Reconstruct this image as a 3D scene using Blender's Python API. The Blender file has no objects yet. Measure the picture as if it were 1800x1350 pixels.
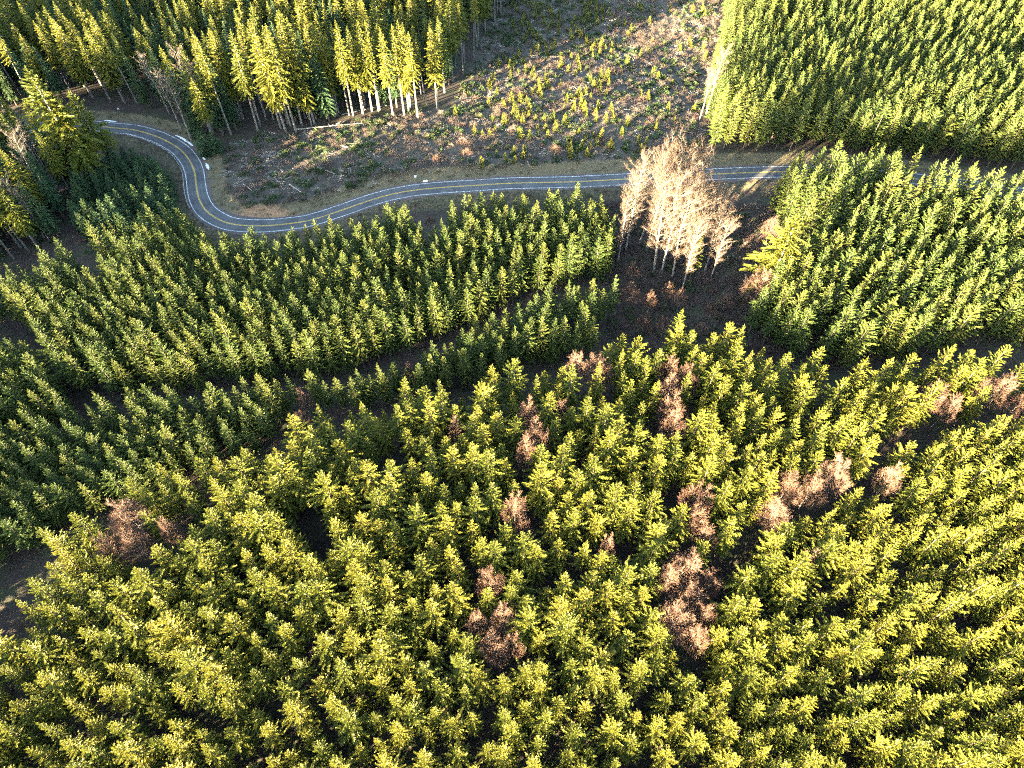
import bpy, math, random
import numpy as np
from mathutils import Vector

# ---------------------------------------------------------------- camera, sky, sun, exposure
scene = bpy.context.scene
C = scene.collection
R = math.radians
cam_d = bpy.data.cameras.new('camera')
cam_d.sensor_width = 36.0
cam_d.lens = 36.0 * 1201.0 / 1800.0
cam_d.clip_start = 1.0
cam_d.clip_end = 6000.0
cam = bpy.data.objects.new('camera', cam_d)
C.objects.link(cam)
CAM_H = 152.0
cam.location = (0.0, 0.0, CAM_H)
cam.rotation_euler = (R(90 - 52), 0, 0)
scene.camera = cam

SUN_EL = R(8.0)
SUN_AZ = R(227.0)          # from +Y clockwise
world = bpy.data.worlds.new('World')
scene.world = world
world.use_nodes = True
wn = world.node_tree.nodes
sky = wn.new('ShaderNodeTexSky')
sky.sky_type = 'NISHITA'
sky.sun_disc = False
sky.sun_elevation = SUN_EL
sky.sun_rotation = SUN_AZ
world.node_tree.links.new(sky.outputs[0], wn['Background'].inputs[0])
wn['Background'].inputs[1].default_value = 0.05

sun_d = bpy.data.lights.new('sun', 'SUN')
sun_d.energy = 5.0
sun_d.angle = R(0.55)
sun_d.color = (1.0, 0.79, 0.47)
sun = bpy.data.objects.new('sun', sun_d)
C.objects.link(sun)
sdir = Vector((math.sin(SUN_AZ) * math.cos(SUN_EL), math.cos(SUN_AZ) * math.cos(SUN_EL), math.sin(SUN_EL)))
sun.rotation_euler = (-sdir).to_track_quat('-Z', 'Y').to_euler()
sun.location = sdir * 300

vs = scene.view_settings
vs.view_transform = 'Standard'
vs.look = 'None'
vs.exposure = 4.95
vs.gamma = 1.0
vs.use_curve_mapping = False
scene.cycles.use_denoising = False
scene.cycles.filter_width = 1.2
scene.cycles.use_adaptive_sampling = True
scene.cycles.adaptive_threshold = .03
scene.cycles.debug_use_spatial_splits = True
scene.cycles.max_bounces = 3
scene.cycles.diffuse_bounces = 0
scene.cycles.transmission_bounces = 1
scene.cycles.transparent_max_bounces = 4

# ---------------------------------------------------------------- surveyed data (metres; x right, y away from the viewer)
STANDS = {'upper': ([(-167.4,137.3),(-147.6,146.5),(-141.2,154.8),(-132.2,162.1),(-126.1,169.1),(-116.3,176.4),(-107.3,178.9),(-98.1,168.9),(-86.8,165.2),(-74.9,166.0),(-59.9,169.4),(-48.4,175.2),(-38.3,180.8),(-33.3,176.9),(-28.1,168.1),(-22.1,170.2),(-20.0,180.7),(-7.4,186.4),(3.7,183.5),(18.6,188.6),(29.3,183.0),(32.1,173.4),(30.5,159.9),(32.2,161.8),(10.8,155.8),(-3.5,147.9),(-17.1,137.8),(-26.9,131.9),(-42.4,122.6),(-57.9,118.9),(-76.7,117.3),(-90.5,115.3),(-106.0,113.8),(-119.2,115.4),(-128.1,123.9),(-135.3,133.6),(-143.8,139.7),(-155.2,142.1),(-182.0,143.9)],18.0,3.05),'strip': ([(-162.5,126.7),(-138.1,123.7),(-129.9,120.7),(-122.9,113.9),(-117.9,104.9),(-114.1,101.3),(-107.4,102.5),(-102.5,105.0),(-92.9,106.8),(-76.7,107.1),(-61.5,110.8),(-56.2,111.0),(-46.1,112.7),(-38.4,113.5),(-31.3,116.2),(-25.8,117.4),(-22.0,122.2),(-16.0,125.0),(-13.7,128.9),(-6.9,135.3),(-2.1,135.8),(2.8,138.6),(6.5,141.7),(10.4,144.6),(16.1,146.5),(24.3,145.3),(27.5,144.5),(30.0,144.9),(24.1,139.5),(21.6,127.4),(4.5,124.9),(-9.7,118.1),(-18.3,117.9),(-25.6,114.4),(-37.1,113.0),(-46.0,112.7),(-53.7,111.6),(-60.7,107.2),(-64.7,96.5),(-83.1,87.0),(-93.3,82.5),(-102.8,77.4),(-107.8,72.7),(-114.4,68.8),(-120.6,64.8),(-138.3,60.5)],16.5,3.2),'near': ([(-129.0,37.4),(-103.2,45.1),(-102.5,52.6),(-101.1,64.9),(-97.3,69.8),(-91.2,73.9),(-88.2,79.8),(-79.2,82.8),(-67.4,83.4),(-62.1,88.8),(-52.2,93.4),(-45.7,99.2),(-39.3,98.8),(-31.6,104.5),(-21.5,104.5),(-10.3,109.5),(0.0,111.4),(8.9,112.7),(19.0,111.0),(26.2,118.5),(29.2,126.5),(31.8,122.3),(36.1,120.2),(40.1,122.1),(47.5,130.8),(51.0,124.0),(55.0,125.0),(59.4,124.0),(64.6,119.9),(68.1,115.9),(79.9,115.6),(84.5,111.2),(93.7,112.2),(103.2,114.2),(112.7,115.8),(122.3,117.7),(131.7,112.3),(152.4,110.2),(159.0,100.1),(137.0,101.1),(114.4,102.0),(98.6,95.7),(83.4,82.5),(71.0,77.0),(60.6,73.1),(50.1,67.2),(44.5,59.6),(41.7,52.3),(40.3,45.2),(35.9,5.0),(-130.9,4.8)],19.0,3.9),'corner': ([(155.4,102.8),(126.3,100.5),(117.4,100.9),(108.9,95.4),(97.4,89.9),(84.4,81.4),(79.1,81.2),(71.4,75.0),(64.2,70.1),(54.3,73.0),(47.5,70.0),(45.9,64.2),(44.5,59.5),(44.7,53.8),(42.5,47.2),(45.0,45.2),(39.5,5.0),(144.7,5.1)],19.5,3.95),'right': ([(86.1,189.9),(95.4,202.8),(103.5,204.9),(114.6,204.2),(127.0,206.6),(131.0,198.7),(137.5,195.0),(143.5,190.0),(150.0,188.0),(162.1,186.3),(197.7,186.0),(180.8,129.8),(150.5,132.5),(124.6,129.4),(108.4,125.4),(94.9,123.9),(82.7,127.5),(73.1,132.5),(70.5,138.7),(76.0,149.6),(85.6,158.3),(93.7,167.1),(93.1,177.2),(89.2,183.9),(89.1,193.6)],21.0,3.9),'far': ([(74.7,231.5),(91.5,230.5),(108.9,230.3),(130.3,228.8),(160.8,223.6),(189.4,216.5),(234.2,203.5),(405.9,406.8),(120.5,407.9),(96.6,318.3),(79.9,261.8)],19.0,3.8),'dark': ([(-247.5,262.5),(-212.4,263.6),(-192.6,266.6),(-167.9,269.8),(-151.9,265.1),(-136.3,260.8),(-127.3,251.0),(-115.6,232.1),(-111.3,234.6),(-112.6,245.0),(-100.5,249.3),(-81.8,247.7),(-65.3,258.9),(-47.1,262.7),(-28.7,268.4),(-25.1,288.9),(-11.1,338.4),(9.4,407.3),(-391.2,407.8)],26.0,5.4),'wood': ([(-214.0,239.5),(-184.3,233.6),(-162.8,218.9),(-152.5,203.3),(-154.2,192.2),(-152.8,178.8),(-162.7,170.7),(-177.9,166.9)],24.0,5.0),'offleft': ([(-173.9,158.9),(-113.6,18.0),(-153.9,17.8),(-258.5,159.7)],19.0,4.6),'tallleft': ([(-251.5,315.7),(-174.7,164.2),(-250.8,164.7),(-429.6,320.2)],34.0,6.5),'behind': ([(-160,-70),(160,-70),(125,-2),(-125,-2)],19.0,4.8),'young': ([(-150.5,217.0),(-142.6,224.5),(-128.9,214.9),(-115.9,194.7),(-109.8,182.4),(-124.3,179.8),(-143.0,178.6),(-151.8,193.7)],11.5,3.1)}  # offleft, tallleft and behind are unseen stands, added to cast shade into view
ROAD = [(-249.28,224.09),(-231.77,235.05),(-219.71,241.74),(-203.78,246.28),(-193.69,249.11),(-176.86,252.37),(-159.26,249.98),(-152.02,248.81),(-142.93,244.89),(-135.48,240.13),(-128.13,233.86),(-122.32,226.33),(-118.09,218.52),(-114.96,209.97),(-111.68,202.14),(-107.44,195.66),(-102.79,191.65),(-98.18,188.99),(-92.68,187.96),(-84.91,187.94),(-76.83,189.45),(-69.94,191.46),(-60.27,196.84),(-49.58,203.1),(-39.14,207.2),(-26.93,209.5),(-13.94,211.03),(0.0,212.8),(21.0,214.04),(42.17,215.74),(71.2,217.47),(84.53,218.04),(97.89,218.48),(116.31,218.51),(138.84,216.22),(165.36,209.68),(191.43,200.92),(217.74,193.62)]
DOMES = [(109.1,106.7,3.56,15.0),(113.0,104.1,2.66,13.0),(126.0,108.1,3.87,15.0),(130.7,104.3,2.95,14.0),(77.8,84.0,3.57,16.0),(71.8,80.9,3.55,15.0),(65.9,81.2,3.83,15.0),(62.5,75.8,3.65,15.0),(90.1,82.6,2.73,16.0),(43.9,77.9,3.81,15.0),(42.9,74.0,3.23,15.0),(45.1,70.0,2.67,15.0),(39.5,63.0,3.91,17.0),(35.5,60.6,3.12,16.0),(45.0,60.6,2.86,16.0),(40.3,57.0,3.59,17.0),(36.2,51.9,4.05,17.0),(42.7,53.8,3.07,16.0),(40.9,49.0,2.78,16.0),(-4.9,59.7,3.09,16.0),(-1.8,52.4,3.04,16.0),(-7.6,51.3,2.28,15.0),(-4.0,46.7,3.24,16.0),(0.6,47.4,2.26,15.0),(0.7,75.3,2.95,17.0),(2.4,71.9,2.15,14.0),(3.5,89.4,2.52,16.0),(5.9,93.0,3.1,17.0),(4.3,101.0,2.91,16.0),(12.5,102.9,2.36,14.0),(22.7,114.6,3.65,16.0),(17.0,115.4,3.06,16.0),(40.5,107.1,3.26,16.0),(40.7,101.5,3.49,16.0),(45.6,110.7,3.0,16.0),(41.7,114.6,2.73,16.0),(40.6,97.1,3.15,16.0),(-14.0,96.1,2.01,15.0),(-27.6,107.1,2.4,14.0),(-87.5,72.4,3.91,17.0),(-89.6,65.4,2.81,16.0),(-77.6,69.1,2.08,15.0),(-84.1,65.8,3.07,16.0),(22.3,68.0,1.6,14.0),(-54.9,107.9,1.81,12.0),(-54.9,101.9,2.38,10.0),(-27.9,116.6,1.56,12.0),(67.7,64.5,1.83,16.0)]
GULLY = [(35.7,148.2,2.89,10.0),(41.8,147.4,2.21,9.0),(39.0,138.6,2.38,8.0),(44.7,137.5,2.38,8.0),(37.8,159.6,2.04,8.0),(48.5,152.5,2.21,8.0),(51.1,148.2,2.04,9.0),(60.1,144.6,2.04,6.0),(56.3,137.5,2.04,5.0),(65.2,148.3,2.38,6.0),(74.0,148.3,5.1,14.0),(84.8,177.8,3.06,10.0),(96.8,185.9,2.38,9.0)]
GROVE = [(34.8,169.9,28.4),(43.1,179.7,36.0),(45.0,176.2,37.1),(46.5,167.3,37.1),(48.8,166.2,39.4),(52.0,164.0,33.7),(58.5,167.9,30.0),(54.6,159.2,29.0),(41.5,186.5,32.8),(47.3,189.1,35.7),(50.7,187.8,34.9),(54.0,186.2,36.2),(58.0,187.0,35.2),(60.8,185.1,35.2),(53.4,176.2,35.6),(62.5,176.0,29.7),(65.3,172.7,27.3),(65.1,165.1,24.5),(48.0,179.1,31.0),(38.1,176.2,32.9),(58.1,176.1,32.9),(37.2,182.0,16.3),(63.3,167.8,26.6)]
TRUNKS = [(-114.1,244.1,35.9),(-110.7,243.2,38.2),(-110.3,255.1,35.5),(-109.1,256.0,35.1),(-101.0,246.6,38.7),(-92.2,248.1,39.9),(-89.5,245.4,42.9),(-88.6,249.7,39.2),(-85.2,244.4,39.4),(-90.0,251.6,36.5),(-84.2,250.5,38.8),(-79.3,251.2,40.4),(-82.1,255.0,37.0),(-83.9,256.0,35.6),(-72.3,258.5,35.5),(-71.4,261.5,36.4),(-64.8,258.4,37.5),(-61.3,263.4,33.6),(-57.7,262.4,36.0),(-54.7,263.5,35.7),(-48.4,257.6,35.8),(-43.8,257.7,35.8),(-42.2,260.8,36.8),(-38.2,255.9,34.6),(-30.7,263.2,34.0),(-99.6,255.2,35.2),(-76.7,263.6,35.7)]
SNAGS = [(-152.3,209.6,43.4),(-151.3,213.1,36.0),(-149.2,221.0,31.9),(-160.6,174.6,36.7),(-171.3,185.5,37.3),(-158.1,181.3,26.1),(-161.1,181.1,26.3),(-182.3,219.4,29.1),(-160.3,194.8,31.2),(-161.9,203.5,27.8),(-156.3,180.4,20.5),(-131.9,247.6,23.8),(-140.9,260.7,24.8),(-125.3,239.5,29.6),(-119.6,245.9,28.9),(-128.8,255.8,29.0),(79.4,259.2,26.9),(75.7,254.2,22.4)]
BIGFIR = [(79.8,154.6,35.7)]
CREEK = [(164.4,95.8),(136.6,100.3),(114.4,102.0),(98.3,94.9),(83.3,81.8),(70.9,76.3),(60.5,72.4),(50.0,66.6),(44.4,59.0),(42.0,52.3),(40.1,42.8)]
CLEAR = [(-107.3,219.9),(-110.2,234.7),(-96.9,243.8),(-76.7,244.9),(-60.2,255.5),(-26.2,266.3),(-18.2,305.2),(-6.3,407.6),(134.6,407.7),(108.5,340.6),(89.4,289.7),(75.5,233.8),(38.8,225.2),(12.9,223.8),(-12.8,220.2),(-35.9,216.9),(-53.5,206.4),(-72.2,196.1),(-91.5,193.7),(-101.7,202.5)]
SAPLING_AREA = [(-43.9,213.5),(-29.4,215.6),(-12.8,220.2),(12.9,225.3),(38.0,228.1),(65.9,234.0),(77.3,266.8),(111.6,386.0),(0.0,385.1),(-10.0,288.3),(-21.2,262.4),(-35.6,238.8)]
SNOW = [[(-133.3,244.3),(-130.1,242.1),(-126.1,238.6),(-123.2,235.7)],[(-118.0,228.4),(-116.5,226.9)],[(-115.6,224.6),(-114.3,222.4),(-113.1,220.2)],[(-166.1,255.6),(-163.6,255.2),(-160.1,254.4)]]
MISC = {'board': (-35.4,214.2),'slab': (-31.8,213.5),'post': (-12.5,217.0),'cut': (-87.1,191.6),'mound': (-6.8,218.2),'bare1': (-27.7,220.5),'bare2': (-16.5,223.7),'bare3': (16.3,228.3),'orange': (-28.1,187.6),'lowfir1': (-116.3,229.3),'lowfir2': (-123.3,241.8),'lowfir3': (-112.3,230.6),'sign': (-160.9,260.5)}
LOGS = [[(-86.2,247.0),(-59.5,250.8)],[(-70.0,259.0),(-52.3,266.7)],[(-85.9,218.8),(-84.4,216.7)],[(-97.4,209.5),(-93.3,205.5)],[(-80.9,209.8),(-75.4,204.8)],[(-72.3,220.1),(-65.2,215.8)],[(-65.9,234.0),(-63.0,232.4)]]
HOLES = [(-125.7,154.4,5.5),(-131.7,160.8,4.5),(-123.4,158.1,4)]
GAPS = [(-49.9,75.3,3.6),(-44.9,67.5,3.2),(-83.3,58.9,3.4),(28.4,69.0,3.2),(102.7,53.1,4.2),(39.1,82.3,4),(46.7,69.7,3.4),(-21.9,66.2,3),(90.7,77.2,3),(74.5,54.9,3),(-28.1,86.6,2.8),(-73.3,71.7,3),(10.6,63.3,3.2),(15.4,84.5,2.8),(59.2,57.3,3)]
SINGLES = 300
ROW = [(-50.1,109.8),(-45.9,111.0),(-42.6,110.7),(-40.4,111.9),(-38.4,113.1),(-34.7,113.6),(-31.2,115.6),(-28.4,115.7),(-25.8,116.9),(-23.2,119.6),(-20.0,121.2),(-17.8,122.8)]


rng = np.random.default_rng(7)
rnd = random.Random(11)

# ---------------------------------------------------------------- helpers
def sstep(a, b, x):
    t = np.clip((x - a) / (b - a), 0, 1)
    return t * t * (3 - 2 * t)

def base_z(x, y):
    q = np.minimum(88+.25*np.minimum(x, 0)-y, 92)          # the near hillside falls towards the viewer
    hill = -.33*(np.sqrt(q*q+144)+q)/2
    vy = np.where(x < 0, 118+.28*x, 118+.75*x)
    hill = hill-2.0*np.exp(-((y-vy)/14.0)**2)*(1-sstep(5, 40, x))      # small valley behind the near stand
    hill = hill+4.5*np.exp(-((x-150)/62)**2-((y-190)/15)**2)
    return hill+0.8*np.sin(x*.021+1.3)*np.cos(y*.019)+0.4*np.sin(x*.05+y*.043)+-6*sstep(222, 330, y)

def smooth_line(pts, step=1.5):
    """Catmull-Rom through pts, resampled evenly"""
    P = np.array(pts, float)
    out = []
    for i in range(len(P)-1):
        p0, p1, p2, p3 = P[max(i-1, 0)], P[i], P[i+1], P[min(i+2, len(P)-1)]
        for t in np.linspace(0, 1, 14, endpoint=False):
            out.append(.5*((2*p1)+(-p0+p2)*t+(2*p0-5*p1+4*p2-p3)*t*t+(-p0+3*p1-3*p2+p3)*t**3))
    out.append(P[-1])
    out = np.array(out)
    for _ in range(10):
        out[1:-1] = .25*out[:-2]+.5*out[1:-1]+.25*out[2:]
    d = np.r_[0, np.cumsum(np.hypot(*np.diff(out, axis=0).T))]
    s = np.arange(0, d[-1], step)
    return np.c_[np.interp(s, d, out[:, 0]), np.interp(s, d, out[:, 1])]

RL = smooth_line(ROAD, 1.5)
RT = np.gradient(RL, axis=0)
RT /= np.linalg.norm(RT, axis=1)[:, None]
RN = np.c_[-RT[:, 1], RT[:, 0]]           # to the far side of the road
rz = base_z(RL[:, 0], RL[:, 1])
for _ in range(60):
    rz[1:-1] = .25*rz[:-2]+.5*rz[1:-1]+.25*rz[2:]

def road_rel(x, y):
    """signed distance to the centre line (positive on the far side) and road height there"""
    x = np.asarray(x, float).ravel(); y = np.asarray(y, float).ravel()
    D = np.full(x.shape, 1e9); I = np.zeros(x.shape, int)
    for k in range(0, len(RL), 2):
        d = (x-RL[k, 0])**2+(y-RL[k, 1])**2
        m = d < D
        D[m] = d[m]; I[m] = k
    dx = x-RL[I, 0]; dy = y-RL[I, 1]
    sd = dx*RN[I, 0]+dy*RN[I, 1]
    d = np.sqrt(D)
    near = d < 12
    return np.where(near, np.where(sd >= 0, 1, -1)*np.maximum(np.abs(sd), d*0.0+np.abs(sd)), np.where(sd >= 0, d, -d)), rz[I], I

CREEK_L = smooth_line(CREEK, 2.0)
GULLY_L = smooth_line([(34, 128), (42, 140), (52, 155), (62, 170), (72, 182)], 2.0)

def line_dist(L, x, y):
    x = np.asarray(x, float); y = np.asarray(y, float)
    D = np.full(x.shape, 1e9)
    for p in L:
        D = np.minimum(D, (x-p[0])**2+(y-p[1])**2)
    return np.sqrt(D)

def ground_z(x, y):
    x = np.asarray(x, float); y = np.asarray(y, float)
    sh = x.shape
    x = x.ravel(); y = y.ravel()
    z = base_z(x, y)
    z = z + 0.16*np.sin(x*.33+1.1*np.sin(y*.21))*np.sin(y*.29+np.sin(x*.17))
    z -= 1.4*np.exp(-(line_dist(CREEK_L, x, y)/5.0)**2)
    z -= 1.6*np.exp(-(line_dist(GULLY_L, x, y)/11.0)**2)
    sd, zr, _ = road_rel(x, y)
    a = np.abs(sd)
    far = sd > 0
    z = z + np.where(far, 1.2*sstep(6.0, 10.5, a)*(1-.7*sstep(30, 80, a)), -2.2*sstep(5.4, 11, a)*(1-sstep(16, 45, a)))
    w = sstep(4.6, 8.5, a)
    z = zr*(1-w)+z*w - 0.10*(1-sstep(3.6, 5.0, a))
    return z.reshape(sh)

def gz(x, y):
    return float(ground_z(np.array([x]), np.array([y]))[0])

def inside(poly, x, y):
    P = np.array(poly)
    r = np.zeros(x.shape, bool)
    j = len(P)-1
    for i in range(len(P)):
        xi, yi = P[i]; xj, yj = P[j]
        c = ((yi > y) != (yj > y)) & (x < (xj-xi)*(y-yi)/(yj-yi+1e-12)+xi)
        r ^= c
        j = i
    return r

def poisson(poly, dmin, seed, tries=26):
    g = np.random.default_rng(seed)
    P = np.array(poly)
    lo = P.min(0); hi = P.max(0)
    n = int((hi-lo).prod()/dmin**2*tries*0.5)
    pts = g.uniform(lo, hi, (n, 2))
    pts = pts[inside(poly, pts[:, 0], pts[:, 1])]
    cell = dmin/1.4143
    grid = {}
    out = []
    for p in pts:
        ci, cj = int((p[0]-lo[0])/cell), int((p[1]-lo[1])/cell)
        ok = True
        for a in range(ci-2, ci+3):
            for b in range(cj-2, cj+3):
                q = grid.get((a, b))
                if q is not None and (q[0]-p[0])**2+(q[1]-p[1])**2 < dmin*dmin:
                    ok = False; break
            if not ok: break
        if ok:
            grid[(ci, cj)] = p
            out.append(p)
    return np.array(out).reshape(-1, 2)

def screen(x, y, z):
    """where a point falls in the 1800 x 1350 picture (only used to choose which trees are single objects)"""
    P = R(52); c, s = math.cos(P), math.sin(P)
    dz = z-CAM_H
    f = y*c-dz*s; u = y*s+dz*c
    return 900+1201*x/f, 675-1201*u/f

class MB:
    def __init__(self):
        self.v = []; self.f = []; self.m = []
    def poly(self, pts, m=0):
        n = len(self.v)
        self.v.extend([tuple(p) for p in pts])
        self.f.append(tuple(range(n, n+len(pts)))); self.m.append(m)
    def kite(self, p, d, L, w, side, m=0, bow=0.0):
        """a leaf-shaped blade from p along d"""
        q = p+d*(L*.42)
        n = len(self.v)
        b = Vector((0, 0, -bow))
        self.v.extend([tuple(p), tuple(q+side*w), tuple(p+d*L+b), tuple(q-side*w)])
        self.f.append((n, n+1, n+2, n+3)); self.m.append(m)
    def tube(self, pts, rad, sides=5, m=0, cap=True):
        n0 = len(self.v)
        for i, p in enumerate(pts):
            p = Vector(p)
            d = (Vector(pts[min(i+1, len(pts)-1)])-Vector(pts[max(i-1, 0)])).normalized()
            a = d.orthogonal().normalized() if abs(d.z) < .9 else Vector((1, 0, 0)).cross(d).normalized()
            b = d.cross(a)
            for k in range(sides):
                t = 2*math.pi*k/sides
                self.v.append(tuple(p+(a*math.cos(t)+b*math.sin(t))*rad[i]))
        for i in range(len(pts)-1):
            for k in range(sides):
                k2 = (k+1) % sides
                self.f.append((n0+i*sides+k, n0+i*sides+k2, n0+(i+1)*sides+k2, n0+(i+1)*sides+k)); self.m.append(m)
        if cap:
            self.f.append(tuple(n0+(len(pts)-1)*sides+k for k in range(sides))); self.m.append(m)
    def box(self, c, sx, sy, sz, rz=0.0, m=0):
        n = len(self.v)
        ca, sa = math.cos(rz), math.sin(rz)
        for dz in (-.5, .5):
            for dx, dy in ((-.5, -.5), (.5, -.5), (.5, .5), (-.5, .5)):
                X, Y = dx*sx, dy*sy
                self.v.append((c[0]+X*ca-Y*sa, c[1]+X*sa+Y*ca, c[2]+dz*sz))
        for q in ((3, 2, 1, 0), (4, 5, 6, 7), (0, 1, 5, 4), (1, 2, 6, 5), (2, 3, 7, 6), (3, 0, 4, 7)):
            self.f.append(tuple(n+i for i in q)); self.m.append(m)
    def mesh(self, name, mats, smooth=False):
        me = bpy.data.meshes.new(name)
        me.from_pydata(self.v, [], self.f)
        for mt in mats: me.materials.append(mt)
        me.polygons.foreach_set('material_index', np.array(self.m, dtype=np.int32))
        if smooth:
            me.polygons.foreach_set('use_smooth', np.ones(len(self.f), bool))
        me.update()
        return me

def link(name, data, parent=None, loc=None):
    o = bpy.data.objects.new(name, data)
    C.objects.link(o)
    if parent is not None: o.parent = parent
    if loc is not None: o.location = loc
    return o

def tag(o, label=None, cat=None, group=None, kind=None):
    if label: o['label'] = label
    if cat: o['category'] = cat
    if group: o['group'] = group
    if kind: o['kind'] = kind
    return o

# ---------------------------------------------------------------- materials
def mat(name):
    m = bpy.data.materials.new(name)
    m.use_nodes = True
    nt = m.node_tree
    return m, nt, nt.nodes, nt.links, nt.nodes['Principled BSDF']

def ramp(nodes, stops):
    r = nodes.new('ShaderNodeValToRGB')
    e = r.color_ramp.elements
    while len(e) < len(stops): e.new(.5)
    for i, (p, c) in enumerate(stops):
        e[i].position = p; e[i].color = (*c, 1)
    return r

def foliage(name, c0, c1, c2, transl=.3, rough=.6, tscale=1.0):
    """needles or leaves: colour varies from tree to tree and a little from branch to branch"""
    m, nt, N, L, b = mat(name)
    oi = N.new('ShaderNodeObjectInfo')
    rp = ramp(N, [(0, c0), (.55, c1), (1, c2)])
    L.new(oi.outputs['Random'], rp.inputs[0])
    geo = N.new('ShaderNodeNewGeometry')
    hs = N.new('ShaderNodeHueSaturation')
    mp = N.new('ShaderNodeMapRange')
    L.new(geo.outputs['Random Per Island'], mp.inputs[0])
    mp.inputs[3].default_value = .72; mp.inputs[4].default_value = 1.32
    L.new(mp.outputs[0], hs.inputs['Value'])
    L.new(rp.outputs[0], hs.inputs['Color'])
    L.new(hs.outputs[0], b.inputs['Base Color'])
    b.inputs['Roughness'].default_value = rough
    b.inputs['Specular IOR Level'].default_value = .38
    t = N.new('ShaderNodeBsdfTranslucent')
    L.new(hs.outputs[0], t.inputs[0])
    mx = N.new('ShaderNodeMixShader')
    mx.inputs[0].default_value = transl
    L.new(b.outputs[0], mx.inputs[1]); L.new(t.outputs[0], mx.inputs[2])
    L.new(mx.outputs[0], N['Material Output'].inputs[0])
    return m

def bark(name, c0, c1, scale=3.0):
    m, nt, N, L, b = mat(name)
    tc = N.new('ShaderNodeTexCoord')
    n = N.new('ShaderNodeTexNoise'); n.inputs['Scale'].default_value = scale; n.inputs['Detail'].default_value = 4
    L.new(tc.outputs['Object'], n.inputs['Vector'])
    rp = ramp(N, [(.35, c0), (.62, c1)])
    L.new(n.outputs[0], rp.inputs[0]); L.new(rp.outputs[0], b.inputs['Base Color'])
    b.inputs['Roughness'].default_value = .85
    return m

M_NEEDLE = foliage('conifer_needles', (.086, .104, .014), (.120, .130, .016), (.152, .150, .019), transl=.25, rough=.55)
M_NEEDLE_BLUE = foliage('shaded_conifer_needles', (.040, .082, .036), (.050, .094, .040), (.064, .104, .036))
M_NEEDLE_GREEN = foliage('green_conifer_needles', (.048, .078, .017), (.066, .092, .018), (.092, .109, .020), transl=.22, rough=.55)  # stands beyond the near one: greener tips, plus their shade tone put into the colour
M_TWIG = foliage('alder_twigs', (.088, .047, .032), (.108, .061, .042), (.130, .076, .054), transl=.12, rough=.8)
M_TWIG_TAN = foliage('tall_alder_twigs', (.056, .035, .023), (.070, .045, .030), (.086, .057, .040), transl=.12, rough=.8)
M_TWIG_GREY = foliage('dry_brush', (.075, .058, .048), (.10, .078, .066), (.13, .105, .09), transl=.1, rough=.9)
M_TWIG_RED = foliage('red_brown_brush', (.085, .050, .040), (.11, .066, .054), (.13, .082, .068), transl=.1, rough=.9)
M_GREEN_BUSH = foliage('green_bush_leaves', (.030, .062, .020), (.052, .088, .030), (.085, .105, .034))
M_GRASS = foliage('dry_grass', (.10, .082, .042), (.14, .112, .056), (.10, .108, .042), transl=.25)
M_BARK = bark('conifer_bark', (.055, .040, .030), (.11, .085, .065))
M_BARK_PALE = bark('pale_bark', (.20, .19, .17), (.40, .38, .35), 1.2)
M_BARK_GROVE = bark('grove_bark', (.15, .13, .11), (.30, .27, .235), 1.2)
M_BARK_GREY = bark('grey_bark', (.085, .078, .07), (.19, .175, .16), 1.4)
M_WOOD = bark('bleached_wood', (.22, .19, .16), (.42, .38, .33), 2.0)

# ---------------------------------------------------------------- ground
def axis(lo, hi, step, outer):
    a = list(np.arange(lo, hi+.01, step))
    pre = [lo-o for o in outer][::-1]
    return np.array(pre+a+[hi+o for o in outer])

def in_poly_soft(poly, x, y):
    return inside(poly, x, y).astype(float)

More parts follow.
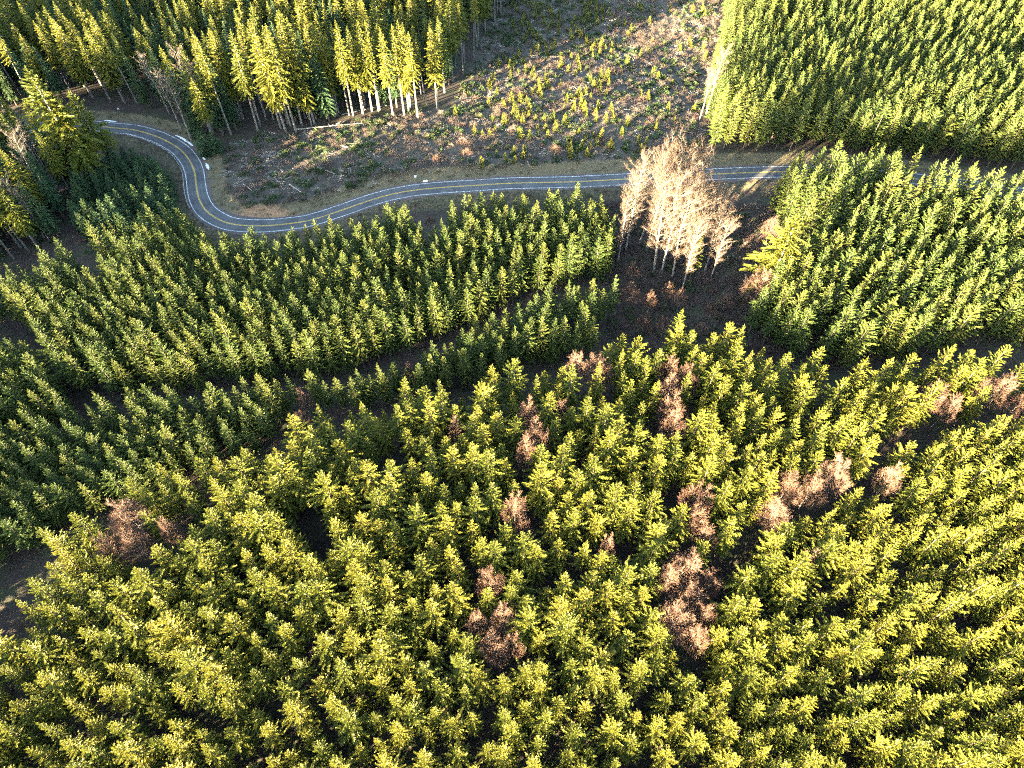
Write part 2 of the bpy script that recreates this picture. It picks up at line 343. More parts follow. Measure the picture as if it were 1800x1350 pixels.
def build_ground():
    gx = axis(-310, 310, 2.0, (10, 30, 70, 160, 400, 1000, 2500))
    gy = axis(-60, 400, 2.0, (10, 30, 70, 160, 400, 1000, 2500))
    X, Y = np.meshgrid(gx, gy)
    x = X.ravel(); y = Y.ravel()
    z = ground_z(x, y)
    nx, ny = len(gx), len(gy)
    i = np.arange(nx*ny).reshape(ny, nx)
    F = np.stack([i[:-1, :-1], i[:-1, 1:], i[1:, 1:], i[1:, :-1]], -1).reshape(-1, 4)
    me = bpy.data.meshes.new('ground')
    me.vertices.add(len(x)); me.vertices.foreach_set('co', np.c_[x, y, z].ravel().astype(np.float32))
    me.loops.add(F.size); me.loops.foreach_set('vertex_index', F.ravel().astype(np.int32))
    me.polygons.add(len(F)); me.polygons.foreach_set('loop_start', np.arange(0, F.size, 4, dtype=np.int32))
    me.polygons.foreach_set('loop_total', np.full(len(F), 4, dtype=np.int32))
    me.polygons.foreach_set('use_smooth', np.ones(len(F), bool))
    me.update(calc_edges=True)
    sd, _, I = road_rel(x, y)
    a = np.abs(sd)
    clear = in_poly_soft(CLEAR, x, y)
    verge = sstep(3.6, 4.6, a)*(1-sstep(8.5, 13, a))*np.where(sd > 0, 1.0, .45)
    bank = np.exp(-(((x-MISC['cut'][0])/11)**2+((y-MISC['cut'][1]-3)/4.0)**2))
    col = np.c_[clear, verge, bank, np.ones_like(x)].astype(np.float32)
    at = me.color_attributes.new('zone', 'FLOAT_COLOR', 'POINT')
    at.data.foreach_set('color', col.ravel())
    m, nt, N, L, b = mat('forest_floor')
    tc = N.new('ShaderNodeTexCoord')
    va = N.new('ShaderNodeVertexColor'); va.layer_name = 'zone'
    sep = N.new('ShaderNodeSeparateColor'); L.new(va.outputs[0], sep.inputs[0])
    def noise(sc, det=6):
        n = N.new('ShaderNodeTexNoise'); n.inputs['Scale'].default_value = sc; n.inputs['Detail'].default_value = det
        n.inputs['Roughness'].default_value = .7
        L.new(tc.outputs['Object'], n.inputs['Vector']); return n
    n1 = noise(.16); n2 = noise(1.3); n3 = noise(.07, 3)
    litter = ramp(N, [(.30, (.020, .014, .011)), (.5, (.040, .027, .021)), (.72, (.065, .044, .034))])
    L.new(n2.outputs[0], litter.inputs[0])
    brush = ramp(N, [(.30, (.035, .026, .024)), (.48, (.068, .052, .047)), (.58, (.042, .052, .026)), (.75, (.11, .095, .088))])
    L.new(n2.outputs[0], brush.inputs[0])
    moss = ramp(N, [(.35, (.026, .036, .013)), (.7, (.045, .045, .021))])
    L.new(n2.outputs[0], moss.inputs[0])
    grass = ramp(N, [(.3, (.085, .068, .038)), (.55, (.13, .105, .058)), (.75, (.085, .095, .040))])
    L.new(n2.outputs[0], grass.inputs[0])
    clay = ramp(N, [(.3, (.22, .12, .06)), (.7, (.34, .20, .11))])
    L.new(n2.outputs[0], clay.inputs[0])
    def mix(f, a_, b_):
        x_ = N.new('ShaderNodeMix'); x_.data_type = 'RGBA'
        if isinstance(f, float): x_.inputs[0].default_value = f
        else: L.new(f, x_.inputs[0])
        L.new(a_, x_.inputs[6]); L.new(b_, x_.inputs[7]); return x_.outputs[2]
    r3 = ramp(N, [(.46, (0, 0, 0)), (.62, (1, 1, 1))]); L.new(n1.outputs[0], r3.inputs[0])
    c = mix(r3.outputs[0], litter.outputs[0], moss.outputs[0])
    c2 = mix(r3.outputs[0], brush.outputs[0], moss.outputs[0])
    c = mix(sep.outputs[0], c, brush.outputs[0])
    # ragged edge of the verge
    ad = N.new('ShaderNodeMath'); ad.operation = 'MULTIPLY_ADD'
    L.new(n2.outputs[0], ad.inputs[0]); ad.inputs[1].default_value = 1.2; ad.inputs[2].default_value = -.6
    ad2 = N.new('ShaderNodeMath'); ad2.operation = 'ADD'; ad2.use_clamp = True
    L.new(sep.outputs[1], ad2.inputs[0]); L.new(ad.outputs[0], ad2.inputs[1])
    rv = ramp(N, [(.3, (0, 0, 0)), (.6, (1, 1, 1))]); L.new(ad2.outputs[0], rv.inputs[0])
    c = mix(rv.outputs[0], c, grass.outputs[0])
    ad3 = N.new('ShaderNodeMath'); ad3.operation = 'ADD'; ad3.use_clamp = True
    L.new(sep.outputs[2], ad3.inputs[0]); L.new(ad.outputs[0], ad3.inputs[1])
    rb = ramp(N, [(.35, (0, 0, 0)), (.6, (1, 1, 1))]); L.new(ad3.outputs[0], rb.inputs[0])
    c = mix(rb.outputs[0], c, clay.outputs[0])
    L.new(c, b.inputs['Base Color']); b.inputs['Roughness'].default_value = .95
    bp = N.new('ShaderNodeBump'); bp.inputs['Strength'].default_value = .9; bp.inputs['Distance'].default_value = .35
    nb = noise(2.2, 8); L.new(nb.outputs[0], bp.inputs['Height']); L.new(bp.outputs[0], b.inputs['Normal'])
    me.materials.append(m)
    o = link('ground', me); tag(o, 'brown forest floor with litter and moss under the trees', 'ground', kind='structure')
build_ground()

# ---------------------------------------------------------------- road
def ribbon(name, off0, off1, lift, m, s0=0, s1=None, dash=None):
    mb = MB()
    idx = list(range(s0, s1 if s1 else len(RL)))
    prev = None
    for k in idx:
        a = (RL[k, 0]+RN[k, 0]*off0, RL[k, 1]+RN[k, 1]*off0, rz[k]+lift)
        c_ = (RL[k, 0]+RN[k, 0]*off1, RL[k, 1]+RN[k, 1]*off1, rz[k]+lift)
        n = len(mb.v); mb.v.extend([a, c_])
        if prev is not None:
            mb.f.append((prev, n, n+1, prev+1)); mb.m.append(0)
        prev = n
    return mb.mesh(name, [m])

m, nt, N, L, b = mat('asphalt')
tc = N.new('ShaderNodeTexCoord')
n1 = N.new('ShaderNodeTexNoise'); n1.inputs['Scale'].default_value = .35; n1.inputs['Detail'].default_value = 5
n2 = N.new('ShaderNodeTexNoise'); n2.inputs['Scale'].default_value = 9; n2.inputs['Detail'].default_value = 3
L.new(tc.outputs['Object'], n1.inputs['Vector']); L.new(tc.outputs['Object'], n2.inputs['Vector'])
mxn = N.new('ShaderNodeMath'); mxn.operation = 'MULTIPLY_ADD'; mxn.inputs[1].default_value = .3
L.new(n2.outputs[0], mxn.inputs[0]); L.new(n1.outputs[0], mxn.inputs[2])
rp = ramp(N, [(.45, (.058, .060, .066)), (.62, (.078, .080, .086)), (.8, (.095, .096, .100))])
L.new(mxn.outputs[0], rp.inputs[0])
ac = N.new('ShaderNodeAttribute'); ac.attribute_name = 'across'
trk = ramp(N, [(0, (1, 1, 1)), (.14, (.96, .96, .96)), (.26, (.76, .76, .77)), (.42, (1.0, 1.0, 1.0)), (.62, (.78, .78, .79)), (.80, (1, 1, 1)), (1, (.80, .78, .76))])
L.new(ac.outputs['Fac'], trk.inputs[0])
n3 = N.new('ShaderNodeTexNoise'); n3.inputs['Scale'].default_value = .06; n3.inputs['Detail'].default_value = 2
L.new(tc.outputs['Object'], n3.inputs['Vector'])
pat = ramp(N, [(.47, (1, 1, 1)), (.49, (.80, .80, .82)), (.58, (.80, .80, .82)), (.60, (1.06, 1.06, 1.05))])
L.new(n3.outputs[0], pat.inputs[0])
def mul(a_, b_):
    q = N.new('ShaderNodeMix'); q.data_type = 'RGBA'; q.blend_type = 'MULTIPLY'; q.inputs[0].default_value = 1
    L.new(a_, q.inputs[6]); L.new(b_, q.inputs[7]); return q.outputs[2]
L.new(mul(mul(rp.outputs[0], trk.outputs[0]), pat.outputs[0]), b.inputs['Base Color'])
b.inputs['Roughness'].default_value = .75
M_ASPHALT = m
def paint(name, c0, c1):
    m, nt, N, L, b = mat(name)
    tc = N.new('ShaderNodeTexCoord'); n = N.new('ShaderNodeTexNoise'); n.inputs['Scale'].default_value = 2.5; n.inputs['Detail'].default_value = 6
    L.new(tc.outputs['Object'], n.inputs['Vector'])
    rp = ramp(N, [(.38, c0), (.55, c1)]); L.new(n.outputs[0], rp.inputs[0]); L.new(rp.outputs[0], b.inputs['Base Color'])
    b.inputs['Roughness'].default_value = .6
    return m
M_WHITE = paint('white_road_paint', (.22, .22, .22), (.76, .76, .75))
M_YELLOW = paint('yellow_road_paint', (.30, .20, .05), (.70, .45, .05))
def road_mesh():
    offs = np.linspace(-3.75, 3.75, 21)
    g = np.random.default_rng(8)
    n, c_ = len(RL), len(offs)
    O = np.tile(offs, (n, 1))
    O[:, 0] -= .12*np.sin(np.arange(n)*.7)+g.uniform(-.1, .1, n); O[:, -1] += .12*np.sin(np.arange(n)*.53)+g.uniform(-.1, .1, n)
    V = np.stack([RL[:, 0:1]+RN[:, 0:1]*O, RL[:, 1:2]+RN[:, 1:2]*O, np.repeat(rz[:, None], c_, 1)+.02*(1-np.abs(O)/3.75)], -1).reshape(-1, 3)
    i = np.arange(n*c_).reshape(n, c_)
    F = np.stack([i[:-1, :-1], i[1:, :-1], i[1:, 1:], i[:-1, 1:]], -1).reshape(-1, 4)
    me = bpy.data.meshes.new('road'); me.from_pydata(V.tolist(), [], F.tolist()); me.materials.append(M_ASPHALT)
    at = me.attributes.new('across', 'FLOAT', 'POINT'); at.data.foreach_set('value', (np.abs(O)/3.75).clip(0, 1).ravel().astype(np.float32))
    me.update(); return me
road = link('road', road_mesh())
tag(road, 'winding two lane grey asphalt road with painted lines', 'road', kind='structure')
link('edge_line', ribbon('edge_line', 3.16, 3.36, .012, M_WHITE), road)
link('edge_line', ribbon('edge_line', -3.36, -3.16, .012, M_WHITE), road)
link('center_line', ribbon('center_line', .05, .22, .030, M_YELLOW), road)
link('center_line', ribbon('center_line', -.22, -.05, .030, M_YELLOW), road)
m, nt, N, L, b = mat('gravel_shoulder')
tc = N.new('ShaderNodeTexCoord'); n = N.new('ShaderNodeTexNoise'); n.inputs['Scale'].default_value = 4; n.inputs['Detail'].default_value = 8
L.new(tc.outputs['Object'], n.inputs['Vector'])
rp = ramp(N, [(.35, (.055, .038, .035)), (.55, (.10, .075, .068)), (.75, (.19, .16, .15))]); L.new(n.outputs[0], rp.inputs[0]); L.new(rp.outputs[0], b.inputs['Base Color'])
b.inputs['Roughness'].default_value = .95
def shoulder(side):
    mb = MB(); prev = None
    g = random.Random(5 if side > 0 else 6)
    for k in range(len(RL)):
        w = 4.75+.35*math.sin(k*.31)+g.uniform(-.15, .15)
        p0 = (RL[k, 0]+RN[k, 0]*side*3.70, RL[k, 1]+RN[k, 1]*side*3.70, rz[k]-.012)
        p1 = (RL[k, 0]+RN[k, 0]*side*w, RL[k, 1]+RN[k, 1]*side*w, rz[k]-.045)
        n_ = len(mb.v); mb.v.extend([p0, p1])
        if prev is not None: mb.f.append((prev, n_, n_+1, prev+1)); mb.m.append(0)
        prev = n_
    return mb.mesh('shoulder', [m])
for s_ in (1, -1): link('shoulder', shoulder(s_), road)

# guard rails
m, nt, N, L, b = mat('galvanised_steel'); b.inputs['Base Color'].default_value = (.55, .56, .57, 1); b.inputs['Metallic'].default_value = .55; b.inputs['Roughness'].default_value = .5
M_STEEL = m
M_POST = bark('post_wood', (.20, .16, .12), (.34, .28, .22), 4)
def nearest(p): return int(np.argmin((RL[:, 0]-p[0])**2+(RL[:, 1]-p[1])**2))
def guardrail(k0, k1, side, off, label):
    o = link('guardrail', None, loc=(RL[k0, 0]+RN[k0, 0]*side*off, RL[k0, 1]+RN[k0, 1]*side*off, rz[k0])); tag(o, label, 'guardrail', 'steel guardrails along the road')
    ox, oy, oz = o.location
    prof = [(-.05, .42), (.03, .47), (-.02, .53), (-.02, .59), (.03, .65), (-.05, .72)]
    mb = MB(); prev = None
    for k in range(k0, k1+1):
        n_ = len(mb.v)
        for dx, dz in prof:
            for t in (0, .012):
                q = side*(off-dx-t)
                mb.v.append((RL[k, 0]+RN[k, 0]*q-ox, RL[k, 1]+RN[k, 1]*q-oy, rz[k]+dz-oz))
        if prev is not None:
            for i in range(len(prof)-1):
                for t in (0, 1):
                    mb.f.append((prev+2*i+t, n_+2*i+t, n_+2*i+2+t, prev+2*i+2+t)); mb.m.append(0)
        prev = n_
    link('rail', mb.mesh('rail', [M_STEEL]), o)
    pm = MB(); pm.box((0, 0, .2), .18, .2, 1.15)
    pmesh = pm.mesh('post', [M_POST])
    for k in range(k0, k1+1, 2):
        q = side*(off+.16)
        po = link('post', pmesh, o, (RL[k, 0]+RN[k, 0]*q-ox, RL[k, 1]+RN[k, 1]*q-oy, rz[k]-oz))
        po.rotation_euler = (0, 0, math.atan2(RT[k, 1], RT[k, 0]))
guardrail(nearest((-161, 249)), nearest((-106, 200)), -1, 4.15, 'steel guardrail on the outside of the sharp road bend')
guardrail(nearest((18, 215)), nearest((66, 222)), -1, 4.15, 'steel guardrail beside the straight road near the bare tall grove')

# ---------------------------------------------------------------- tree builders (shared meshes)
def fir(seed, H, Rr, zb, whorl=.55, nb=(5, 8), pw=.85, rag=.22, tw=.10, step=.30, droop=.12, lowup=-6, topup=48, gaps=0.0, crook=0.0, cone=.42, sw=.34, roll=1.35):
    """trunk and crown of a conifer: whorls of drooping flat sprays made of small needle shoots"""
    g = random.Random(seed)
    T = MB(); K = MB()
    bend = [(0, 0, 0)]
    def axis_at(z):
        t = z/H
        return Vector((crook*math.sin(t*3.1+seed)*t*t, crook*math.cos(t*2.3+seed*2)*t*t*.7, z))
    pts = [axis_at(H*t) for t in (-.03, 0, .2, .4, .6, .8, .97)]
    r0 = .011*H+.03
    T.tube(pts, [r0*1.35, r0*1.15, r0*.9, r0*.7, r0*.48, r0*.26, .02], 6)
    z = zb
    az = g.uniform(0, 6.28)
    side_bias = g.uniform(0, 6.28)
    while z < H-.35:
        t = (z-zb)/(H-zb)
        Lm = Rr*min(1.0, max(.0, (H-z)/(H*cone)))**pw*(.8+.2*min(1, t*5))+.16
        n = (g.randint(*nb)+(2 if H-z > H*cone else 0)) if t < .93 else 4
        az += g.uniform(.5, 1.2)
        for k in range(n):
            if g.random() < gaps: continue
            a = az+2*math.pi*k/n+g.uniform(-.3, .3)
            Lb = Lm*g.uniform(1-rag*1.5, 1+rag)*(1+.13*math.cos(a-side_bias))
            up = math.radians(lowup+(topup-lowup)*t**1.4+g.uniform(-9, 9))
            d = Vector((math.cos(a)*math.cos(up), math.sin(a)*math.cos(up), math.sin(up)))
            o = axis_at(z+g.uniform(-.2, .2)*whorl)
            lat = Vector((-math.sin(a), math.cos(a), 0))
            upv = d.cross(lat)*-1
            if upv.z < 0: upv = -upv
            # spine
            def sp(s):
                q = s/Lb
                return o+d*s+Vector((0, 0, -droop*Lb*q*q+.05*Lb*q**4))
            ns = max(2, int(Lb/step))
            rolla = g.uniform(-.35, .35)
            latr = (lat*math.cos(rolla)+upv*math.sin(rolla)).normalized()
            K.kite(sp(Lb*.12), (sp(Lb)-sp(Lb*.12)).normalized(), Lb*.9, tw*.9, latr)
            K.kite(sp(Lb*.3)+Vector((0, 0, .03)), (sp(Lb)-sp(Lb*.3)+Vector((0, 0, .06*Lb))).normalized(), Lb*.72, tw*.9, upv)
            for i in range(ns):
                s = Lb*(.16+.84*(i+g.uniform(.2, .8))/ns)
                p = sp(s)
                rem = 1-s/Lb
                for sg in (-1, 1):
                    l = (.20+sw*Lb**.7*rem**.7*min(1, s/Lb*2.2))*g.uniform(.65, 1.25)
                    an = math.radians(g.uniform(34, 62))
                    dd = (d*math.cos(an)+latr*sg*math.sin(an)+upv*g.uniform(-.10, .42)).normalized()
                    rl = g.uniform(-roll, roll)
                    sv = dd.cross(upv).normalized()
                    sv = (sv*math.cos(rl)+upv*math.sin(rl)).normalized()
                    K.kite(p, dd, l, tw*g.uniform(.75, 1.25), sv, bow=l*.12)
            # tip shoot
            K.kite(sp(Lb*.9), (sp(Lb)-sp(Lb*.85)+Vector((0, 0, .05))).normalized(), .3, tw*.8, latr)
        z += whorl*g.uniform(.75, 1.2)*(1-.25*t)*(.8 if H-z > H*cone*1.2 else 1)
    top = axis_at(H-.4)
    for k in range(7):
        a = k*.9
        dd = Vector((math.cos(a)*.35, math.sin(a)*.35, 1)).normalized()
        K.kite(top, dd, .55+.35*(k == 0), tw*.6, Vector((-math.sin(a), math.cos(a), 0)))
    return T, K

def bare(seed, H, Rr, first=.35, limbs=11, twigs=2600, tw=.022, spread=1.0, col=0, lean=(0, 0), dome=True, topfrac=1.0, tl=.75, cylinder=False, shell=3600):
    """leafless broadleaf: trunk, limbs, and a crown of fine twigs"""
    g = random.Random(seed)
    T = MB(); B = MB(); K = MB()
    def ax(t):
        return Vector((lean[0]*t+.02*H*math.sin(t*5+seed)*t, lean[1]*t+.02*H*math.cos(t*4+seed*3)*t, H*t))
    tt = [-.03, 0, .15, .3, .45, .6, .75, .9]
    r0 = .0085*H+.05
    T.tube([ax(t) for t in tt], [r0*1.3, r0*1.1, r0*.95, r0*.82, r0*.66, r0*.5, r0*.32, r0*.14], 6)
    ends = []
    for k in range(limbs):
        t = first+(0.92-first)*(k+g.uniform(0, .8))/limbs
        a = k*2.4+g.uniform(-.5, .5)
        o = ax(t)
        if cylinder:
            q = (t-first)/(1-first)
            ln = 1.18*Rr*(.55+.62*q**.7 if q < .75 else 1.75-1.05*q)*g.uniform(.65, 1.15)
            up = math.radians(g.uniform(30, 58))
        else:
            # aim at a shell point of an ellipsoid dome
            q = (t-first)/(1-first)
            ln = Rr*(1.15-.45*q)*g.uniform(.8, 1.1)
            up = math.radians(28+45*q+g.uniform(-8, 8))
        p = o; d = Vector((math.cos(a)*math.cos(up), math.sin(a)*math.cos(up), math.sin(up)))
        pts = [p]
        for i in range(4):
            d = (d+Vector((g.uniform(-.18, .18), g.uniform(-.18, .18), .10 if dome else .05))).normalized()
            p = p+d*ln/4
            pts.append(p)
        rr = r0*.42*(1-t*.6)
        B.tube(pts, [rr, rr*.8, rr*.6, rr*.4, rr*.16], 4)
        for i in range(1, 5):
            for j in range(3):
                a2 = g.uniform(0, 6.28)
                e = (d+Vector((math.cos(a2), math.sin(a2), g.uniform(-.1, .7)))*g.uniform(.6, 1.0)).normalized()
                l2 = ln*g.uniform(.22, .42)
                q0 = pts[i]
                q1 = q0+e*l2*.5
                q2 = q1+(e+Vector((0, 0, .2))).normalized()*l2*.5
                B.tube([q0, q1, q2], [rr*.38, rr*.26, rr*.08], 3, cap=False)
                ends.append((q0, q1, q2, e))
    ends.append((ax(.8), ax(.9), ax(1.0), Vector((0, 0, 1))))
    if not cylinder:      # the rounded outer shell of fine twigs
        cz = H*.60
        for i in range(shell):
            a = g.uniform(0, 6.28); u = g.uniform(-.25, 1.0)
            cr = math.sqrt(max(0, 1-u*u))
            n_ = Vector((math.cos(a)*cr, math.sin(a)*cr, u))
            lump = 1+.10*math.sin(a*3+seed)+.10*math.sin(u*6+a*2+seed*2)
            f = g.uniform(.62, .90)*lump
            c0 = ax(.6); p = Vector((c0.x+n_.x*Rr*f, c0.y+n_.y*Rr*f, cz+n_.z*H*.36*f))
            dd = (n_+Vector((g.gauss(0, .35), g.gauss(0, .35), g.gauss(.25, .3)))).normalized()
            s = dd.orthogonal().normalized(); s2 = dd.cross(s); r = g.uniform(0, 3.14)
            K.kite(p, dd, tl*g.uniform(.45, 1.0), tw*g.uniform(.7, 1.5), s*math.cos(r)+s2*math.sin(r))
    per = max(1, int(twigs/len(ends)))
    for q0, q1, q2, e in ends:
        for i in range(per):
            u = g.random()
            p = q0.lerp(q1, u*2) if u < .5 else q1.lerp(q2, u*2-1)
            dd = (e*.8+Vector((g.gauss(0, .6), g.gauss(0, .6), g.gauss(.25, .5)))).normalized()
            l = tl*g.uniform(.4, 1.15)
            s = dd.orthogonal().normalized()
            s2 = dd.cross(s)
            r = g.uniform(0, 3.14)
            K.kite(p, dd, l, tw*g.uniform(.7, 1.5), s*math.cos(r)+s2*math.sin(r))
    return T, B, K

FIRS = []          # stand-grown conifers, 18 m tall
for i in range(8):
    T, K = fir(100+i, 18.0, (3.0, 2.7, 3.3, 2.8, 3.5, 2.6, 3.1, 2.9)[i], (3.4, 4.6, 3.0, 4.0, 3.4, 5.2, 3.8, 3.2)[i], whorl=.86, nb=(5, 7), rag=.34, tw=.105, step=.19, sw=.23,
               pw=(.82, .9, .78, .85, .75, .95, .82, .8)[i], cone=(.40, .46, .38, .37, .36, .5, .42, .44)[i], droop=.10, lowup=-4, topup=50)
    FIRS.append((T.mesh('conifer_trunk', [M_BARK]), K.mesh('conifer_crown', [M_NEEDLE])))
TALLS = []         # forest-edge conifers with long clear boles, 36 m
for i in range(4):
    T, K = fir(200+i, 36.0, (3.6, 3.0, 4.0, 3.3)[i], (14, 21, 10, 18)[i], whorl=.7, rag=.4, tw=.2, step=.38, droop=.25, lowup=-14, topup=35, gaps=.08, cone=.4)
    TALLS.append((T.mesh('tall_conifer_trunk', [M_BARK_GREY]), K.mesh('tall_conifer_crown', [M_NEEDLE])))
BIGS = []          # open-grown old firs, 32 m
for i in range(3):
    T, K = fir(300+i, 32.0, (7.2, 6.4, 6.8)[i], (7, 9, 11)[i], whorl=.75, nb=(6, 8), pw=.75, rag=.4, tw=.24, step=.4, droop=.2, lowup=-12, topup=40, gaps=.06, crook=1.2, cone=.6, sw=.42)
    BIGS.append((T.mesh('old_conifer_trunk', [M_BARK_PALE]), K.mesh('old_conifer_crown', [M_NEEDLE])))
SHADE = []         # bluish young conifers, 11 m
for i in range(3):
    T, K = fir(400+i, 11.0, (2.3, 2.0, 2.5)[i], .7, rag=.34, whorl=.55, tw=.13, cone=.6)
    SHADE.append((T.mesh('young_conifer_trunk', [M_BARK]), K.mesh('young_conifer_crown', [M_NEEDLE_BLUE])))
SAPS = []          # planted saplings, 4 m
for i in range(4):
    T, K = fir(500+i, 4.0, (1.0, .85, 1.1, .8)[i], .3, whorl=.34, nb=(4, 6), rag=.3, tw=.11, step=.22, topup=55, cone=.9)
    n0 = len(K.v)
    K.v += T.v; K.f += [tuple(a+n0 for a in f) for f in T.f]; K.m += [1]*len(T.f)
    SAPS.append(K.mesh('sapling', [M_NEEDLE, M_BARK]))
DOME_P = []        # rounded bare trees, 12 m, crown radius 3.5
for i in range(5):
    T, B, K = bare(600+i, 12.0, 3.6, first=.36, limbs=15, twigs=2600, tw=.022, tl=.8)
    DOME_P.append((T.mesh('bare_trunk', [M_BARK_GREY]), B.mesh('bare_branches', [M_BARK_GREY]), K.mesh('bare_twigs', [M_TWIG])))
GROVE_P = []       # tall bare trees of the grove, 33 m
for i in range(5):
    T, B, K = bare(700+i, 33.0, 4.7, first=.22, limbs=46, twigs=7000, tw=.021, tl=1.1, dome=False, cylinder=True)
    GROVE_P.append((T.mesh('grove_trunk', [M_BARK_GROVE]), B.mesh('grove_branches', [M_BARK_GREY]), K.mesh('grove_twigs', [M_TWIG_TAN])))
SNAG_P = []        # thin leafless trees in the shade
for i in range(3):
    T, B, K = bare(800+i, 28.0, 3.4, first=.38, limbs=22, twigs=2400, tw=.022, tl=.9, dome=False, cylinder=True)
    SNAG_P.append((T.mesh('snag_trunk', [M_BARK_GROVE]), B.mesh('snag_branches', [M_BARK_GREY]), K.mesh('snag_twigs', [M_TWIG_GREY])))

def put(name, parts, x, y, scale, rot, label, cat, group, names=('trunk', 'crown'), tilt=(0, 0), sink=.0):
    o = link(name, None, loc=(x, y, gz(x, y)-sink))
    o.rotation_euler = (tilt[0], tilt[1], rot)
    o.scale = scale if isinstance(scale, tuple) else (scale,)*3
    o.empty_display_size = .5
    tag(o, label, cat, group)
    last = None
    for nme, me in zip(names, parts):
        c_ = bpy.data.objects.new(nme, me); C.objects.link(c_)
        c_.parent = last if nme == 'twigs' else o       # the twigs belong to the crown's limbs
        last = c_
    return o

# ---------------------------------------------------------------- instanced masses (geometry nodes)
def mass(name, protos, pts, scl, rot, idx, label, cat):
    """one object whose points each carry a copy of one of the meshes in protos"""
    coll = bpy.data.collections.new(name+'_sources')
    for i, me_ in enumerate(protos):
        o_ = bpy.data.objects.new('%s_source_%02d' % (name, i), me_)
        coll.objects.link(o_)
    n = len(pts)
    me = bpy.data.meshes.new(name)
    me.vertices.add(n)
    me.vertices.foreach_set('co', np.asarray(pts, np.float32).ravel())
    for nm, typ, arr, key in (('scl', 'FLOAT_VECTOR', np.asarray(scl, np.float32), 'vector'), ('rot', 'FLOAT_VECTOR', np.asarray(rot, np.float32), 'vector'), ('idx', 'INT', np.asarray(idx, np.int32), 'value')):
        at = me.attributes.new(nm, typ, 'POINT')
        at.data.foreach_set(key, arr.ravel())
    me.update()
    o = link(name, me)
    tag(o, label, cat, kind='stuff')
    ng = bpy.data.node_groups.new(name+'_nodes', 'GeometryNodeTree')
    ng.interface.new_socket('Geometry', in_out='INPUT', socket_type='NodeSocketGeometry')
    ng.interface.new_socket('Geometry', in_out='OUTPUT', socket_type='NodeSocketGeometry')
    N = ng.nodes; Lk = ng.links
    gi = N.new('NodeGroupInput'); go = N.new('NodeGroupOutput')
    ci = N.new('GeometryNodeCollectionInfo'); ci.inputs['Collection'].default_value = coll
    ci.inputs['Separate Children'].default_value = True
    ip = N.new('GeometryNodeInstanceOnPoints'); ip.inputs['Pick Instance'].default_value = True
    def attr(nm, typ):
        a = N.new('GeometryNodeInputNamedAttribute'); a.data_type = typ; a.inputs['Name'].default_value = nm
        return [s for s in a.outputs if s.name == 'Attribute' and s.enabled][0]
    Lk.new(gi.outputs[0], ip.inputs['Points'])
    Lk.new(ci.outputs[0], ip.inputs['Instance'])
    Lk.new(attr('idx', 'INT'), ip.inputs['Instance Index'])
    er = N.new('FunctionNodeEulerToRotation')
    Lk.new(attr('rot', 'FLOAT_VECTOR'), er.inputs[0])
    Lk.new(er.outputs[0], ip.inputs['Rotation'])
    Lk.new(attr('scl', 'FLOAT_VECTOR'), ip.inputs['Scale'])
    Lk.new(ip.outputs[0], go.inputs[0])
    md = o.modifiers.new('scatter', 'NODES'); md.node_group = ng
    return o

def joined(*meshes):
    """several meshes as one, keeping their materials"""
    V = []; F = []; Mi = []; mats = []
    for me in meshes:
        n0 = len(V); m0 = len(mats)
        V += [tuple(v.co) for v in me.vertices]
        F += [tuple(n0+i for i in p.vertices) for p in me.polygons]
        Mi += [m0+p.material_index for p in me.polygons]
        mats += list(me.materials)
    me = bpy.data.meshes.new('joined')
    me.from_pydata(V, [], F)
    for m_ in mats: me.materials.append(m_)
    me.polygons.foreach_set('material_index', np.array(Mi, np.int32))
    me.update()
    return me

# ---------------------------------------------------------------- where the trees stand
bare_xy = np.array([(a, b) for a, b, *_ in DOMES]+[(a, b) for a, b, *_ in GULLY])
bare_r = np.array([max(3.0, r*1.2) for _, _, r, _ in DOMES]+[1.8 for _ in GULLY])
trees = []         # x, y, height, stand
for si, (nm, (poly, h, dm)) in enumerate(STANDS.items()):
    P = poisson(poly, dm, 40+si)
    sd, _, _ = road_rel(P[:, 0], P[:, 1])
    ok = (sd < -6.5) | (sd > (11.0 if nm == 'far' else 8.0))
    if nm in ('near', 'corner'):
        ok &= line_dist(CREEK_L, P[:, 0], P[:, 1]) > 2.6
        for hx, hy, hr in GAPS: ok &= np.hypot(P[:, 0]-hx, P[:, 1]-hy) > hr
    if nm == 'upper':
        for hx, hy, hr in HOLES: ok &= np.hypot(P[:, 0]-hx, P[:, 1]-hy) > hr
    if nm == 'right':
        ok &= np.hypot(P[:, 0]-BIGFIR[0][0], P[:, 1]-BIGFIR[0][1]) > 4.5
    for (bx, by), br in zip(bare_xy, bare_r):
        ok &= np.hypot(P[:, 0]-bx, P[:, 1]-by) > br
    P = P[ok]
    for x, y in P:
        f = rnd.gauss(1.0, .11 if nm in ('near', 'corner') else .065)+.03*math.sin(x*.11)*math.cos(y*.09)
        trees.append((x, y, h*max(.62, min(1.2, f)), nm))
for x, y in ROW:
    trees.append((x+rnd.uniform(-.7, .7), y+rnd.uniform(-.7, .7), 15.5*rnd.uniform(.85, 1.1), 'strip'))

tx = np.array([t[0] for t in trees]); ty = np.array([t[1] for t in trees]); th = np.array([t[2] for t in trees])
tzs = ground_z(tx, ty)
tsx, tsy = zip(*[screen(a, b, c_+d*.9) for a, b, c_, d in zip(tx, ty, tzs, th)])
tsx = np.array(tsx); tsy = np.array(tsy)
dist = np.sqrt(tx**2+ty**2+(tzs+th-CAM_H)**2)
cand = [i for i in range(len(trees)) if 10 < tsx[i] < 1790 and tsy[i] < 1200 and trees[i][3] in ('near', 'corner', 'strip', 'upper', 'right')]
cand.sort(key=lambda i: dist[i])
single = set(cand[:SINGLES])

